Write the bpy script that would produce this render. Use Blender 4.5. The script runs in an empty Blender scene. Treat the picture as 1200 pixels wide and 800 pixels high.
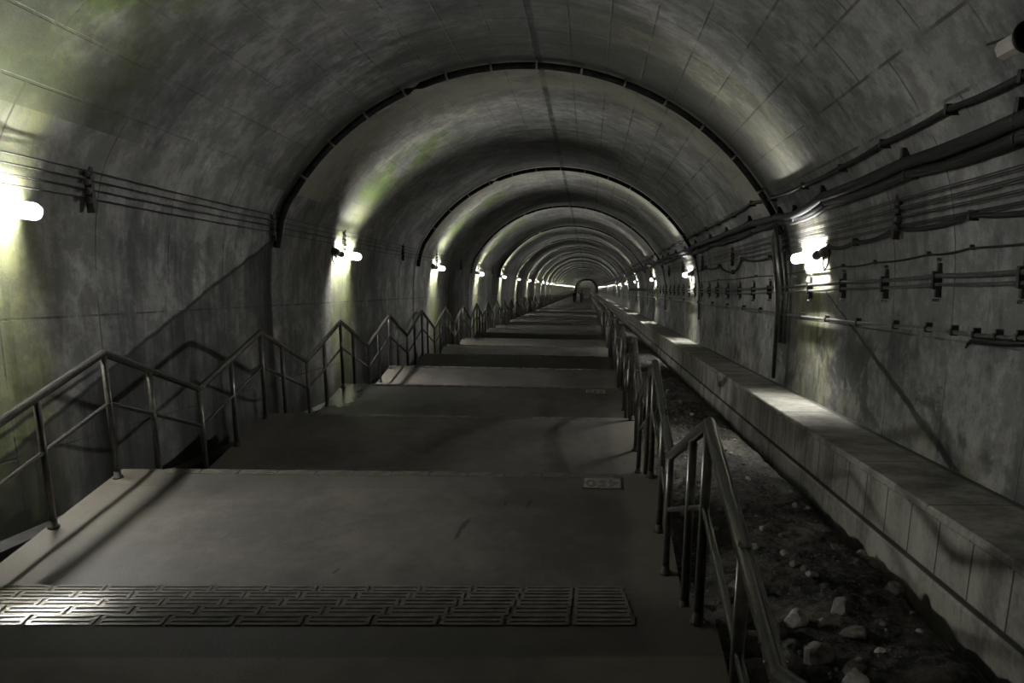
import bpy, bmesh, math, random
from mathutils import Vector, Matrix, noise

random.seed(7)
sc = bpy.context.scene
COL = sc.collection
R = math.radians

# ------------------------------------------------------------------ layout
L, RISE, TREAD = 3.66, 0.153, 0.3293       # one landing plus flight, riser, tread
UNIT = 5 * RISE
D1 = 4.3122                                # far edge of the landing nearest the camera
TS = UNIT / L
EYE = 2.7799
Y0, Y1 = -14.0, 318.0
K0, K1 = -5, 86
SX0, SX1 = -4.45, 0.75                     # stair edges
CX, CZ, CR = -0.9, 0.85, 4.68              # vault circle in the sloping frame
LAMP_L = [18.2 + 10.7 * i for i in range(-3, 28)]
LAMP_R = [12.6 + 15.3 * i for i in range(-1, 20)]
RINGS = [14.2 + 11.4 * i for i in range(-2, 27)]


def zs(y, rel):
    return rel - TS * (y - D1)


# ------------------------------------------------------------------ helpers
class MB:
    def __init__(self):
        self.bm = bmesh.new()

    def box(self, x0, x1, y0, y1, z0, z1, shear=True):
        vs = []
        for x in (x0, x1):
            for y in (y0, y1):
                for z in (z0, z1):
                    vs.append(self.bm.verts.new((x, y, zs(y, z) if shear else z)))
        for f in ((0, 1, 3, 2), (4, 6, 7, 5), (0, 4, 5, 1), (2, 3, 7, 6), (0, 2, 6, 4), (1, 5, 7, 3)):
            self.bm.faces.new([vs[i] for i in f])
        return self

    def tube(self, pts, r, n=8, cap=True, flat=1.0):
        pts = [Vector(p) for p in pts]
        rings = []
        m = len(pts)
        for i, p in enumerate(pts):
            a = (pts[i] - pts[i - 1]).normalized() if i else None
            b = (pts[i + 1] - pts[i]).normalized() if i < m - 1 else None
            if a is None: t = b; k = 1.0
            elif b is None: t = a; k = 1.0
            else:
                t = (a + b).normalized()
                k = 1.0 / max(0.5, t.dot(a))
            ref = Vector((1, 0, 0)) if abs(t.x) < 0.9 else Vector((0, 0, 1))
            u = (ref - t * ref.dot(t)).normalized()
            v = t.cross(u).normalized()
            rr = r[i] if isinstance(r, (list, tuple)) else r
            ring = []
            for j in range(n):
                an = 2 * math.pi * (j + 0.5) / n
                d = u * math.cos(an) * flat + v * math.sin(an) * k
                ring.append(self.bm.verts.new(p + d * rr))
            rings.append(ring)
        for i in range(m - 1):
            for j in range(n):
                q = (j + 1) % n
                f = self.bm.faces.new((rings[i][j], rings[i][q], rings[i + 1][q], rings[i + 1][j]))
                f.smooth = True
        if cap:
            self.bm.faces.new(rings[0][::-1])
            self.bm.faces.new(rings[-1])
        return self

    def ico(self, c, r, sc3=(1, 1, 1), sub=1, rot=None, rough=0.0, seed=0, smooth=False):
        g = bmesh.ops.create_icosphere(self.bm, subdivisions=sub, radius=1.0)
        for v in g['verts']:
            d = v.co.copy()
            if rough:
                d *= 1 + rough * noise.noise(d * 1.3 + Vector((seed * 3.1, seed * 1.7, seed)))
                d *= 1 + rough * .4 * noise.noise(d * 3.1 + Vector((seed, seed * 2.7, seed)))
            d = Vector((d.x * sc3[0], d.y * sc3[1], d.z * sc3[2])) * r
            if rot is not None: d = rot @ d
            v.co = d + Vector(c)
        if smooth:
            for v in g['verts']:
                for f in v.link_faces: f.smooth = True
        return self

    def build(self, name, mat, parent=None):
        bmesh.ops.recalc_face_normals(self.bm, faces=self.bm.faces)
        me = bpy.data.meshes.new(name)
        self.bm.to_mesh(me); self.bm.free()
        me.materials.append(mat)
        o = bpy.data.objects.new(name, me)
        COL.objects.link(o)
        if parent is not None: o.parent = parent
        return o


def tag(o, label, cat, group=None, kind=None):
    o['label'] = label; o['category'] = cat
    if group: o['group'] = group
    if kind: o['kind'] = kind
    return o


def struct(o, label=None, cat=None):
    o['kind'] = 'structure'
    if label: o['label'] = label
    if cat: o['category'] = cat
    return o


def empty(name, loc, label, cat, group=None):
    o = bpy.data.objects.new(name, None)
    o.empty_display_size = .1
    o.location = loc
    COL.objects.link(o)
    return tag(o, label, cat, group)


def copy_tree(o, parent=None):
    c = o.copy(); COL.objects.link(c)
    if parent is not None: c.parent = parent
    for ch in list(o.children): copy_tree(ch, c)
    return c


# ------------------------------------------------------------------ node helper
class N:
    def __init__(self, name):
        self.m = bpy.data.materials.new(name); self.m.use_nodes = True
        self.t = self.m.node_tree; self.n = self.t.nodes; self.l = self.t.links
        self.b = self.n['Principled BSDF']
        self.b.inputs['Specular IOR Level'].default_value = 0.35

    def put(self, sock, v):
        if isinstance(v, (int, float)): sock.default_value = v
        elif isinstance(v, (tuple, list)):
            sock.default_value = tuple(v) if len(v) == len(sock.default_value) else tuple(v) + (1,)
        else: self.l.new(v, sock)

    def math(self, op, a, b=0.0, c=None, clamp=False):
        x = self.n.new('ShaderNodeMath'); x.operation = op; x.use_clamp = clamp
        self.put(x.inputs[0], a); self.put(x.inputs[1], b)
        if c is not None: self.put(x.inputs[2], c)
        return x.outputs[0]

    def comb(self, x, y, z):
        c = self.n.new('ShaderNodeCombineXYZ')
        for i, v in enumerate((x, y, z)): self.put(c.inputs[i], v)
        return c.outputs[0]

    def obj(self):
        tc = self.n.new('ShaderNodeTexCoord')
        s = self.n.new('ShaderNodeSeparateXYZ'); self.l.new(tc.outputs['Object'], s.inputs[0])
        return tc.outputs['Object'], s.outputs[0], s.outputs[1], s.outputs[2]

    def noise(self, vec, scale, detail=4, rough=.6, dist=0.0):
        x = self.n.new('ShaderNodeTexNoise')
        self.put(x.inputs['Vector'], vec)
        x.inputs['Scale'].default_value = scale; x.inputs['Detail'].default_value = detail
        x.inputs['Roughness'].default_value = rough; x.inputs['Distortion'].default_value = dist
        return x.outputs[0]

    def ss(self, v, a, b, lo=0.0, hi=1.0):
        x = self.n.new('ShaderNodeMapRange'); x.interpolation_type = 'SMOOTHSTEP'
        self.put(x.inputs[0], v)
        for i, q in enumerate((a, b, lo, hi)): self.put(x.inputs[i + 1], q)
        return x.outputs[0]

    def mix(self, f, a, b, mode='MIX'):
        x = self.n.new('ShaderNodeMix'); x.data_type = 'RGBA'; x.blend_type = mode
        self.put(x.inputs[0], f); self.put(x.inputs[6], a); self.put(x.inputs[7], b)
        return x.outputs[2]

    def window(self, v, a, b, soft):
        return self.math('MULTIPLY', self.ss(v, a - soft, a + soft), self.ss(v, b - soft, b + soft, 1.0, 0.0))

    def bump(self, h, strength=.4, dist=.02):
        x = self.n.new('ShaderNodeBump'); x.inputs['Strength'].default_value = strength
        x.inputs['Distance'].default_value = dist
        self.put(x.inputs['Height'], h)
        self.l.new(x.outputs[0], self.b.inputs['Normal'])

    def out(self, col=None, rough=None, metal=None):
        if col is not None: self.put(self.b.inputs['Base Color'], col)
        if rough is not None: self.put(self.b.inputs['Roughness'], rough)
        if metal is not None: self.put(self.b.inputs['Metallic'], metal)
        return self.m


def simple(name, col, rough=.6, metal=0.0, var=.25, scale=12, bump=0.0):
    a = N(name)
    v, x, y, z = a.obj()
    n = a.noise(v, scale, 4)
    lo = tuple(c * (1 - var) for c in col); hi = tuple(min(1, c * (1 + var)) for c in col)
    c = a.mix(a.ss(n, .3, .7), lo, hi)
    if bump: a.bump(n, bump, .01)
    return a.out(c, rough, metal)


def periodic(a, u, start, step):
    """distance along the tunnel from the nearest repeat, in -step/2..step/2"""
    q = a.math('DIVIDE', a.math('SUBTRACT', u, start), step)
    f = a.math('SUBTRACT', q, a.math('ROUND', q))
    return a.math('MULTIPLY', f, step)


def lining(name, where):
    a = N(name)
    v, x, y, z = a.obj()
    rel = a.math('ADD', z, a.math('MULTIPLY', a.math('SUBTRACT', y, D1), TS))
    if where == 'ceiling':
        ang = a.math('ARCTAN2', a.math('SUBTRACT', x, CX), a.math('SUBTRACT', rel, CZ))
        arc = a.math('MULTIPLY', ang, CR)
    else:
        arc = a.math('SUBTRACT', rel, 3.35 + 4.715) if where == 'wall_left' else a.math('SUBTRACT', 3.35 + 4.715, rel)
    P = a.comb(y, arc, 9.0)
    patch = a.noise(P, .55, 5, .6)
    along = .16
    streak = a.noise(a.comb(a.math('MULTIPLY', y, 1.6), a.math('MULTIPLY', arc, along), 5.0), 1.3, 8, .72, .15)
    fine = a.noise(P, 9.0, 4, .7)
    t = a.math('ADD', a.math('MULTIPLY', patch, .45), a.math('ADD', a.math('MULTIPLY', streak, .42), a.math('MULTIPLY', fine, .13)))
    dark = (.12, .123, .123)
    mid = (.31, .31, .302)
    light = (.50, .495, .465)
    c = a.mix(a.ss(t, .40, .51), dark, mid)
    c = a.mix(a.ss(t, .51, .62), c, light)
    base_c = c
    wob = a.math('MULTIPLY', a.math('SUBTRACT', a.noise(P, .5, 4, .65), .5), 1.3)
    wob2 = a.math('MULTIPLY', a.math('SUBTRACT', a.noise(a.comb(y, a.math('MULTIPLY', arc, .5), 1.0), 2.2, 4, .65), .5), 1.2)
    yl = a.math('ADD', y, wob2)
    lime = (.42, .41, .34)
    algae = (.17, .19, .045)
    moss = (.085, .135, .03)
    if where in ('wall_left', 'ceiling'):
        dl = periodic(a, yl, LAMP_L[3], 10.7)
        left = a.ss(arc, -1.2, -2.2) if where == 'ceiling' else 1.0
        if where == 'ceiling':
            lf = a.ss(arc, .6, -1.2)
            near = a.math('MULTIPLY', a.window(dl, -3.3, -.5, .5), lf)  # lime stain and the lamp-lit vault band, put into one colour
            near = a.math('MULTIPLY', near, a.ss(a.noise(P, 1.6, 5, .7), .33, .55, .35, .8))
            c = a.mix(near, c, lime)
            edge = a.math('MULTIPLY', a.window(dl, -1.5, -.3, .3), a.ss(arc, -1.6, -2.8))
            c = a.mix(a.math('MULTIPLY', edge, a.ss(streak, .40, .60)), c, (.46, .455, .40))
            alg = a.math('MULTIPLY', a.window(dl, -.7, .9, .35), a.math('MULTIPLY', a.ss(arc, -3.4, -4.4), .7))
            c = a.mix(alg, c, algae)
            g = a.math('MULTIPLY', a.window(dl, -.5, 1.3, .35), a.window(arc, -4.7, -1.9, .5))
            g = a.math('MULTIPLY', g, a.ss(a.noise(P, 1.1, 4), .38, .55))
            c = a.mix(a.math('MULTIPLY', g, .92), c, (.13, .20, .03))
            dk = a.math('MULTIPLY', a.math('MULTIPLY', a.window(dl, 1.6, 6.0, .6), lf), .2)  # darker vault past each left lamp, its light cut-off painted in
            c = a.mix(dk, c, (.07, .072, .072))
        else:
            col = a.window(dl, -.75, .85, .25)
            c = a.mix(a.math('MULTIPLY', a.window(dl, -1.3, 1.2, .4), .4), c, lime)
            c = a.mix(a.math('MULTIPLY', col, a.ss(streak, .35, .6, .6, .95)), c, algae)
            c = a.mix(a.math('MULTIPLY', a.window(dl, -.45, .5, .2), a.math('MULTIPLY', a.ss(streak, .45, .62), .6)), c, moss)
    if where in ('wall_right', 'ceiling'):
        dr = periodic(a, yl, LAMP_R[1], 15.3)
        if where == 'ceiling':
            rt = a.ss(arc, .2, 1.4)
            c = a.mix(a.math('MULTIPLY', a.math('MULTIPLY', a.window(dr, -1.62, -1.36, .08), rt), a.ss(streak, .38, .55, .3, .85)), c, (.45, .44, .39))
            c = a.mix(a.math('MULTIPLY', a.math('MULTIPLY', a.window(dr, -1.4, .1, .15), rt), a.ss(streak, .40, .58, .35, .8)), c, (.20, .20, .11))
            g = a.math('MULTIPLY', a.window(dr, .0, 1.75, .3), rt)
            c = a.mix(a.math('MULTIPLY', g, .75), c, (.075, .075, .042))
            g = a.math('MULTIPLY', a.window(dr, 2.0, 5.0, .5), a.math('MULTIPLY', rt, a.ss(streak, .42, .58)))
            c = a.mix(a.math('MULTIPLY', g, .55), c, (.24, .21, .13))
        else:
            col = a.window(dr, -1.0, 1.0, .25)
            c = a.mix(a.math('MULTIPLY', col, a.ss(streak, .38, .6, .15, .75)), c, (.34, .33, .19))
            g = a.math('MULTIPLY', a.window(dr, -.2, 1.3, .25), a.window(rel, .9, 2.2, .3))
            c = a.mix(a.math('MULTIPLY', g, a.ss(streak, .42, .6)), c, algae)
            # rust streaks
            rs = a.math('MULTIPLY', a.window(periodic(a, yl, LAMP_R[1] + 6.5, 15.3), -2.4, 2.4, .8), a.ss(streak, .52, .66))
            c = a.mix(a.math('MULTIPLY', rs, .6), c, (.17, .12, .05))
    mot = a.noise(P, 2.6, 7, .75, .1)
    c = a.mix(a.ss(mot, .42, .62, .5, .0), c, (.035, .036, .034))
    fade = a.ss(a.math('ABSOLUTE', arc), 4.71, 4.25) if where == 'ceiling' else a.ss(rel, 3.34, 2.85)
    plain = a.mix(a.ss(mot, .42, .62, .5, .0), base_c, (.035, .036, .034))
    c = a.mix(fade, plain, c)
    if where != 'wall_right':
        al = a.math('MULTIPLY', a.window(dl, -.75, .85, .3), a.math('MULTIPLY', a.window(arc, -7, -3.4, .5), a.ss(streak, .35, .6, .4, .85)))
        c = a.mix(a.math('MULTIPLY', al, a.math('SUBTRACT', 1.0, fade)), c, algae)
    # formwork board joints
    br = a.n.new('ShaderNodeTexBrick')
    a.put(br.inputs['Vector'], a.comb(a.math('ADD', y, a.math('MULTIPLY', wob, .015)), arc, 0))
    br.offset = .5 if where == 'ceiling' else 0.0
    br.inputs['Color1'].default_value = (.0, .0, .0, 1); br.inputs['Color2'].default_value = (1, 1, 1, 1)
    br.inputs['Mortar'].default_value = (.5, .5, .5, 1)
    br.inputs['Scale'].default_value = 1.0
    br.inputs['Mortar Size'].default_value = .016 if where == 'ceiling' else .013
    br.inputs['Mortar Smooth'].default_value = .3
    br.inputs['Brick Width'].default_value = 1.55
    br.inputs['Row Height'].default_value = .56 if where == 'ceiling' else 1.32
    c = a.mix(a.math('MULTIPLY', br.outputs['Color'], .12), c, (.33, .32, .29))
    jm = a.math('MULTIPLY', br.outputs['Fac'], a.ss(a.noise(P, 1.7, 4), .34, .58))
    c = a.mix(a.math('MULTIPLY', jm, a.ss(arc, -1.5, 2.0, .25, .65) if where == 'ceiling' else .7), c, (.022, .022, .02))
    h = a.math('SUBTRACT', a.math('MULTIPLY', fine, .5), jm)
    # ring joints
    dj = periodic(a, a.math('ADD', y, a.math('MULTIPLY', wob2, .06)), RINGS[2], 11.4)
    rj = a.window(dj, -.16, .05, .05)
    c = a.mix(a.math('MULTIPLY', rj, .85), c, (.02, .02, .02))
    if where == 'ceiling':
        w_ = a.math('ADD', a.math('ADD', 1.2, a.math('MULTIPLY', wob2, .5)), a.math('MULTIPLY', a.ss(a.math('ABSOLUTE', a.math('SUBTRACT', arc, .2)), 3.2, .0), 3.4))
        damp = a.math('MULTIPLY', a.ss(a.math('ADD', dj, w_), -.3, .7), a.ss(dj, .1, -.1))
        c = a.mix(a.math('MULTIPLY', damp, a.ss(streak, .36, .6, .85, .35)), c, (.045, .047, .04))
        pale = a.math('MULTIPLY', a.window(dj, .05, 1.9, .25), a.ss(a.noise(P, .9, 5, .7), .36, .56, .15, .7))
        c = a.mix(pale, c, (.36, .35, .27))
        # crown construction joint and wet runs
        key = a.window(a.math('ADD', arc, a.math('MULTIPLY', wob2, .05)), .0, .09, .025)
        c = a.mix(a.math('MULTIPLY', key, a.ss(a.noise(P, .8, 4), .36, .56, .25, .9)), c, (.03, .03, .03))
        run = a.math('MULTIPLY', a.ss(a.math('ABSOLUTE', a.math('SUBTRACT', arc, .1)), 2.4, .0), a.ss(streak, .44, .6))
        run = a.math('MULTIPLY', run, a.ss(dj, .5, -1.2))
        c = a.mix(a.math('MULTIPLY', run, .7), c, (.05, .052, .05))
        gp = a.math('MULTIPLY', a.window(a.math('ADD', y, wob), 5.6, 9.4, .7), a.window(a.math('ADD', arc, wob), -5.2, -2.0, .6))
        c = a.mix(a.math('MULTIPLY', gp, a.ss(a.noise(P, .8, 4), .36, .58, .0, .75)), c, (.05, .06, .03))
    else:
        # sloping pour joint
        off = 2.51 if where == 'wall_left' else 2.65
        d = a.math('SUBTRACT', rel, a.math('ADD', off, a.math('MULTIPLY', a.math('SUBTRACT', y, 14.1), .356)))
        d = a.math('ADD', d, a.math('MULTIPLY', wob2, .10))
        if where == 'wall_left':
            zone = a.window(y, 7.0, 14.2, .15)
            c = a.mix(a.math('MULTIPLY', a.math('MULTIPLY', a.ss(d, .05, -.06), zone), a.ss(streak, .36, .62, .92, .5)), c, (.02, .02, .019))
            c = a.mix(a.math('MULTIPLY', a.window(d, -.035, .02, .02), a.math('MULTIPLY', zone, .85)), c, (.012, .012, .012))
            # lower pour line along the gutter, with a ragged lip
            d2 = a.math('ADD', a.math('SUBTRACT', rel, a.math('ADD', .37, a.math('MULTIPLY', a.math('SUBTRACT', y, 7.46), .3))), a.math('MULTIPLY', wob2, .06))
            z2 = a.window(y, 5.5, 9.2, .2)
            c = a.mix(a.math('MULTIPLY', a.window(d2, -.03, .015, .015), a.math('MULTIPLY', z2, .9)), c, (.015, .015, .015))
            c = a.mix(a.math('MULTIPLY', a.ss(rel, .35, -.5), a.ss(streak, .3, .6, .85, .4)), c, (.03, .03, .028))
            dk = a.math('MULTIPLY', a.ss(a.noise(a.comb(a.math('MULTIPLY', y, 2.0), a.math('MULTIPLY', rel, .3), 8.0), 1.0, 5), .48, .66), .4)
            c = a.mix(dk, c, (.04, .04, .038))
        else:
            zone = a.window(y, 6.9, 12.2, .2)
            wd = a.ss(y, 11.8, 8.0, .012, .05)
            c = a.mix(a.math('MULTIPLY', a.ss(a.math('ABSOLUTE', d), a.math('MULTIPLY', wd, 1.5), a.math('MULTIPLY', wd, .6)), a.math('MULTIPLY', zone, .9)), c, (.012, .012, .011))
            dk = a.math('MULTIPLY', a.ss(a.noise(P, 1.05, 5, .65, .5), .5, .6), a.window(rel, .2, 1.45, .3))
            c = a.mix(a.math('MULTIPLY', dk, .75), c, (.05, .05, .046))
            lp = a.math('MULTIPLY', a.ss(a.noise(P, 1.3, 5), .5, .62), a.ss(rel, .75, .3))
            c = a.mix(a.math('MULTIPLY', lp, .5), c, (.36, .35, .25))
    a.bump(h, .5, .02)
    return a.out(c, a.ss(streak, .4, .7, .62, .85))


def stair_mat():
    a = N('stair_concrete')
    v, x, y, z = a.obj()
    n1 = a.noise(v, .8, 5, .6); n2 = a.noise(v, 6, 5, .7); n3 = a.noise(v, 60, 3, .7)
    t = a.math('ADD', a.math('MULTIPLY', n1, .5), a.math('ADD', a.math('MULTIPLY', n2, .3), a.math('MULTIPLY', n3, .2)))
    c = a.mix(a.ss(t, .38, .62), (.037, .034, .029), (.080, .073, .061))
    # paler worn edges left and right
    e = a.math('MAXIMUM', a.ss(a.math('ADD', x, a.math('MULTIPLY', n1, .3)), -3.75, -4.0), a.ss(a.math('ADD', x, a.math('MULTIPLY', n1, .3)), .42, .6))
    c = a.mix(a.math('MULTIPLY', e, .45), c, (.125, .112, .086))
    # joint behind the nosing strip
    q = a.math('DIVIDE', a.math('SUBTRACT', y, D1), L)
    p = a.math('MULTIPLY', a.math('SUBTRACT', q, a.math('FLOOR', q)), L)
    p = a.math('ADD', p, a.math('MULTIPLY', n2, .012))
    st = a.ss(p, L - .36, L - .345)
    c = a.mix(a.math('MULTIPLY', a.math('MULTIPLY', st, a.window(x, -4.05, .345, .006)), .4), c, (.055, .053, .049))
    j = a.window(p, L - .358, L - .35, .004)
    c = a.mix(a.math('MULTIPLY', j, .8), c, (.03, .03, .026))
    c = a.mix(a.math('MULTIPLY', a.ss(a.math('ADD', y, a.math('MULTIPLY', n2, .03)), 3.99, 3.93), a.ss(n1, .36, .6, .35, 1.0)), c, (.145, .128, .098))  # browner near landing, also lightened to stand in for missing fill light
    # riser soiling and dark scuffs
    s = a.ss(a.noise(a.comb(x, a.math('MULTIPLY', y, .5), 2.0), 3.1, 3, .5, .6), .70, .76)
    c = a.mix(a.math('MULTIPLY', s, .75), c, (.03, .03, .028))
    for (sx, sy, ln, ag, wd) in ((-1.03, 6.88, .13, .25, .028), (-1.06, 6.70, .09, .1, .02), (-.505, 7.29, .10, .2, .016), (-.72, 7.29, .05, .2, .012), (-1.9, 6.1, .05, .4, .012)):
        dx, dy = a.math('SUBTRACT', x, sx), a.math('SUBTRACT', y, sy)
        da = a.math('ADD', a.math('MULTIPLY', dx, math.sin(ag)), a.math('MULTIPLY', dy, math.cos(ag)))
        dc = a.math('SUBTRACT', a.math('MULTIPLY', dx, math.cos(ag)), a.math('MULTIPLY', dy, math.sin(ag)))
        e_ = a.math('ADD', a.math('POWER', a.math('DIVIDE', da, ln), 2.0), a.math('POWER', a.math('DIVIDE', dc, wd), 2.0))
        c = a.mix(a.ss(a.math('ADD', e_, a.math('MULTIPLY', n2, .8)), 1.7, .7, 0, .85), c, (.012, .012, .011))
    pud = a.math('MULTIPLY', a.window(a.math('ADD', x, a.math('MULTIPLY', n2, .7)), -5.0, -3.68, .04), a.window(a.math('ADD', y, a.math('MULTIPLY', n2, .9)), 14.55, 16.2, .06))
    wet = a.ss(a.noise(v, .45, 3), .5, .62)
    a.bump(a.math('ADD', a.math('MULTIPLY', n2, .3), a.math('MULTIPLY', n3, .6)), .35, .008)
    return a.out(a.mix(a.math('MULTIPLY', pud, .5), c, (.03, .03, .032)), a.math('SUBTRACT', a.math('SUBTRACT', .72, a.math('MULTIPLY', wet, .22)), a.math('MULTIPLY', pud, .66)))


def curb_mat():
    a = N('bench_concrete')
    v, x, y, z = a.obj()
    rel = a.math('ADD', z, a.math('MULTIPLY', a.math('SUBTRACT', y, D1), TS))
    n1 = a.noise(a.comb(a.math('MULTIPLY', y, 1.5), a.math('MULTIPLY', rel, .5), x), 1.4, 5, .6)
    n2 = a.noise(v, 14, 4, .7)
    c = a.mix(a.ss(a.math('ADD', a.math('MULTIPLY', n1, .7), a.math('MULTIPLY', n2, .3)), .36, .62), (.14, .135, .115), (.34, .33, .28))
    top = a.ss(rel, .19, .21)
    d = periodic(a, y, 4.2, .56)
    j1 = a.math('MULTIPLY', a.window(d, -.010, .010, .004), a.math('MULTIPLY', a.ss(rel, -.34, -.31), a.ss(rel, .17, .15)))
    d2 = periodic(a, y, 4.4, 1.68)
    j2 = a.math('MULTIPLY', a.window(d2, -.010, .010, .004), top)
    j3 = a.window(rel, -.335, -.315, .006)
    j4 = a.window(rel, .135, .15, .004)
    j = a.math('MAXIMUM', a.math('MAXIMUM', j1, j2), a.math('MAXIMUM', j3, a.math('MULTIPLY', j4, .6)))
    c = a.mix(a.math('MULTIPLY', j, .85), c, (.018, .017, .015))
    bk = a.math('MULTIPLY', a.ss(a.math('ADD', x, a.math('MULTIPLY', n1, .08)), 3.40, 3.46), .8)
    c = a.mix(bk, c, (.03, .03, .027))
    a.bump(a.math('SUBTRACT', a.math('MULTIPLY', n2, .3), j), .4, .015)
    return a.out(c, .75)


def dirt_mat():
    a = N('dark_dirt')
    v, x, y, z = a.obj()
    n1 = a.noise(v, 1.2, 5); n2 = a.noise(v, 14, 6, .75); n3 = a.noise(v, 55, 3, .7)
    c = a.mix(a.ss(n2, .38, .62), (.010, .009, .008), (.06, .055, .045))
    c = a.mix(a.math('MULTIPLY', a.ss(n1, .5, .66), .7), c, (.15, .14, .11))
    c = a.mix(a.math('MULTIPLY', a.ss(n3, .66, .72), .6), c, (.24, .23, .20))
    a.bump(a.math('ADD', n2, a.math('MULTIPLY', n3, .5)), .9, .05)
    return a.out(c, a.ss(n2, .4, .7, .85, .45))


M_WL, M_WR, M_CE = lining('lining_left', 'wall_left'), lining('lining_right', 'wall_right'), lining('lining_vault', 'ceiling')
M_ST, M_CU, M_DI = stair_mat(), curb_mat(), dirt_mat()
M_RAIL = simple('rail_steel', (.27, .262, .24), .2, .9, .2, 20)
M_POST = simple('post_steel', (.12, .115, .10), .33, .6, .25, 15)
M_RUST = simple('base_iron', (.045, .041, .036), .7, .3, .4, 30)
M_BOLT = simple('bolt_steel', (.7, .7, .68), .22, 1.0, .1, 30)
M_WETC = simple('wet_dark_concrete', (.045, .044, .04), .6, 0, .4, 5, .3)
M_NOSE = simple('nosing_tile', (.17, .158, .135), .23, .35, .25, 9)
M_GROOVE = simple('nosing_groove', (.04, .037, .032), .7, 0, .3, 20)
M_CABLE = simple('cable_black', (.02, .02, .02), .55, 0, .3, 15)
M_COND = simple('conduit_black', (.035, .035, .036), .25, .3, .3, 8)
M_CABLE2 = simple('cable_grey', (.10, .10, .10), .4, .3, .3, 15)
M_PIPE = simple('pipe_steel', (.22, .22, .21), .35, .7, .25, 12)
M_WIRE = simple('wire_dark', (.05, .05, .05), .5, .2, .3, 15)
M_BRKT = simple('bracket_iron', (.07, .068, .062), .5, .5, .3, 20)
M_PORC = simple('insulator_porcelain', (.10, .09, .085), .3, 0, .3, 12)
M_ADDED_LOUV = simple('added_louvre_white', (.5, .5, .48), .6, 0, .05, 10)
M_HOUSE = simple('lamp_housing', (.20, .20, .19), .5, .1, .2, 12)
M_BEIGE = simple('pale_casing', (.46, .43, .38), .5, 0, .12, 10)
M_BLACK = simple('black_rubber', (.012, .012, .012), .45, 0, .3, 10)
M_ROCK = simple('stone_grey', (.17, .162, .145), .8, 0, .35, 9, .6)
M_ROCK2 = simple('stone_pale', (.32, .31, .275), .75, 0, .25, 14, .5)
M_ROCK3 = simple('stone_dark', (.085, .08, .07), .8, 0, .4, 9, .6)
M_GRAV = simple('gravel_mixed', (.09, .085, .072), .7, 0, .7, 5)
M_FAR = simple('far_concrete', (.30, .30, .27), .8, 0, .2, .6)
M_JACKET = simple('dark_cloth', (.02, .021, .028), .8, 0, .3, 20)
M_SHIRT = simple('pale_cloth', (.40, .40, .38), .8, 0, .1, 20)
M_TROUS = simple('black_cloth', (.014, .014, .015), .8, 0, .3, 20)
M_SKIN = simple('skin', (.50, .33, .24), .55, 0, .08, 20)
M_HAIR = simple('hair', (.012, .010, .009), .5, 0, .3, 30)
M_BRASS = simple('plaque_metal', (.26, .245, .21), .4, .4, .15, 20)


def glow(name, strength, col=(1.0, .97, .90)):
    a = N(name)
    a.b.inputs['Emission Color'].default_value = col + (1,)
    a.b.inputs['Emission Strength'].default_value = strength
    return a.out((.8, .8, .78), .4)


M_GLOW = glow('lamp_glow', 400.0, (1.0, .985, .95))

# ------------------------------------------------------------------ tunnel shell
wallL = [(-5.26, -1.7), (-5.26, -.6), (-5.26, .6), (-5.25, 1.2), (-5.24, 1.7), (-5.215, 2.1), (-5.18, 2.4), (-5.12, 2.72), (-5.075, 2.9), (-5.02, 3.05), (-4.945, 3.2)]
AJ = math.acos((3.35 - CZ) / CR)
arcp = [(CX + CR * math.sin(t), CZ + CR * math.cos(t)) for t in [-AJ + 2 * AJ * i / 44 for i in range(45)]]
wallL.append(arcp[0])
wallR = [(2 * CX - x, z) for x, z in wallL]
ysl = [Y0 + (Y1 - Y0) * i / 166 for i in range(167)]


def sweep(profile, name, mat, flip=False, thick=.5):
    """a lining shell with real thickness, swept down the slope"""
    bm = bmesh.new()
    rows = []
    n = len(profile)
    nor = []
    for i in range(n):
        p, q = profile[max(0, i - 1)], profile[min(n - 1, i + 1)]
        dx, dz = q[0] - p[0], q[1] - p[1]
        l = math.hypot(dx, dz)
        nx, nz = -dz / l, dx / l
        if flip: nx, nz = -nx, -nz
        nor.append((nx, nz))
    for y in (Y0, Y1) if False else ysl:
        inn = [bm.verts.new((x, y, zs(y, z))) for x, z in profile]
        out = [bm.verts.new((x + nor[i][0] * thick, y, zs(y, z + nor[i][1] * thick))) for i, (x, z) in enumerate(profile)]
        rows.append((inn, out))
    for a, b in zip(rows, rows[1:]):
        for i in range(n - 1):
            f = bm.faces.new((a[0][i], a[0][i + 1], b[0][i + 1], b[0][i])); f.smooth = True
            bm.faces.new((a[1][i], b[1][i], b[1][i + 1], a[1][i + 1]))
    m = MB(); m.bm.free(); m.bm = bm
    return struct(m.build(name, mat))


struct(sweep(wallL, 'wall_left', M_WL), 'dark stained concrete tunnel wall on the left', 'wall')
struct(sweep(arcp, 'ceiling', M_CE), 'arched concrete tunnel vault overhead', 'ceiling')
struct(sweep(wallR, 'wall_right', M_WR, True), 'grey concrete tunnel wall carrying cables', 'wall')

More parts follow.
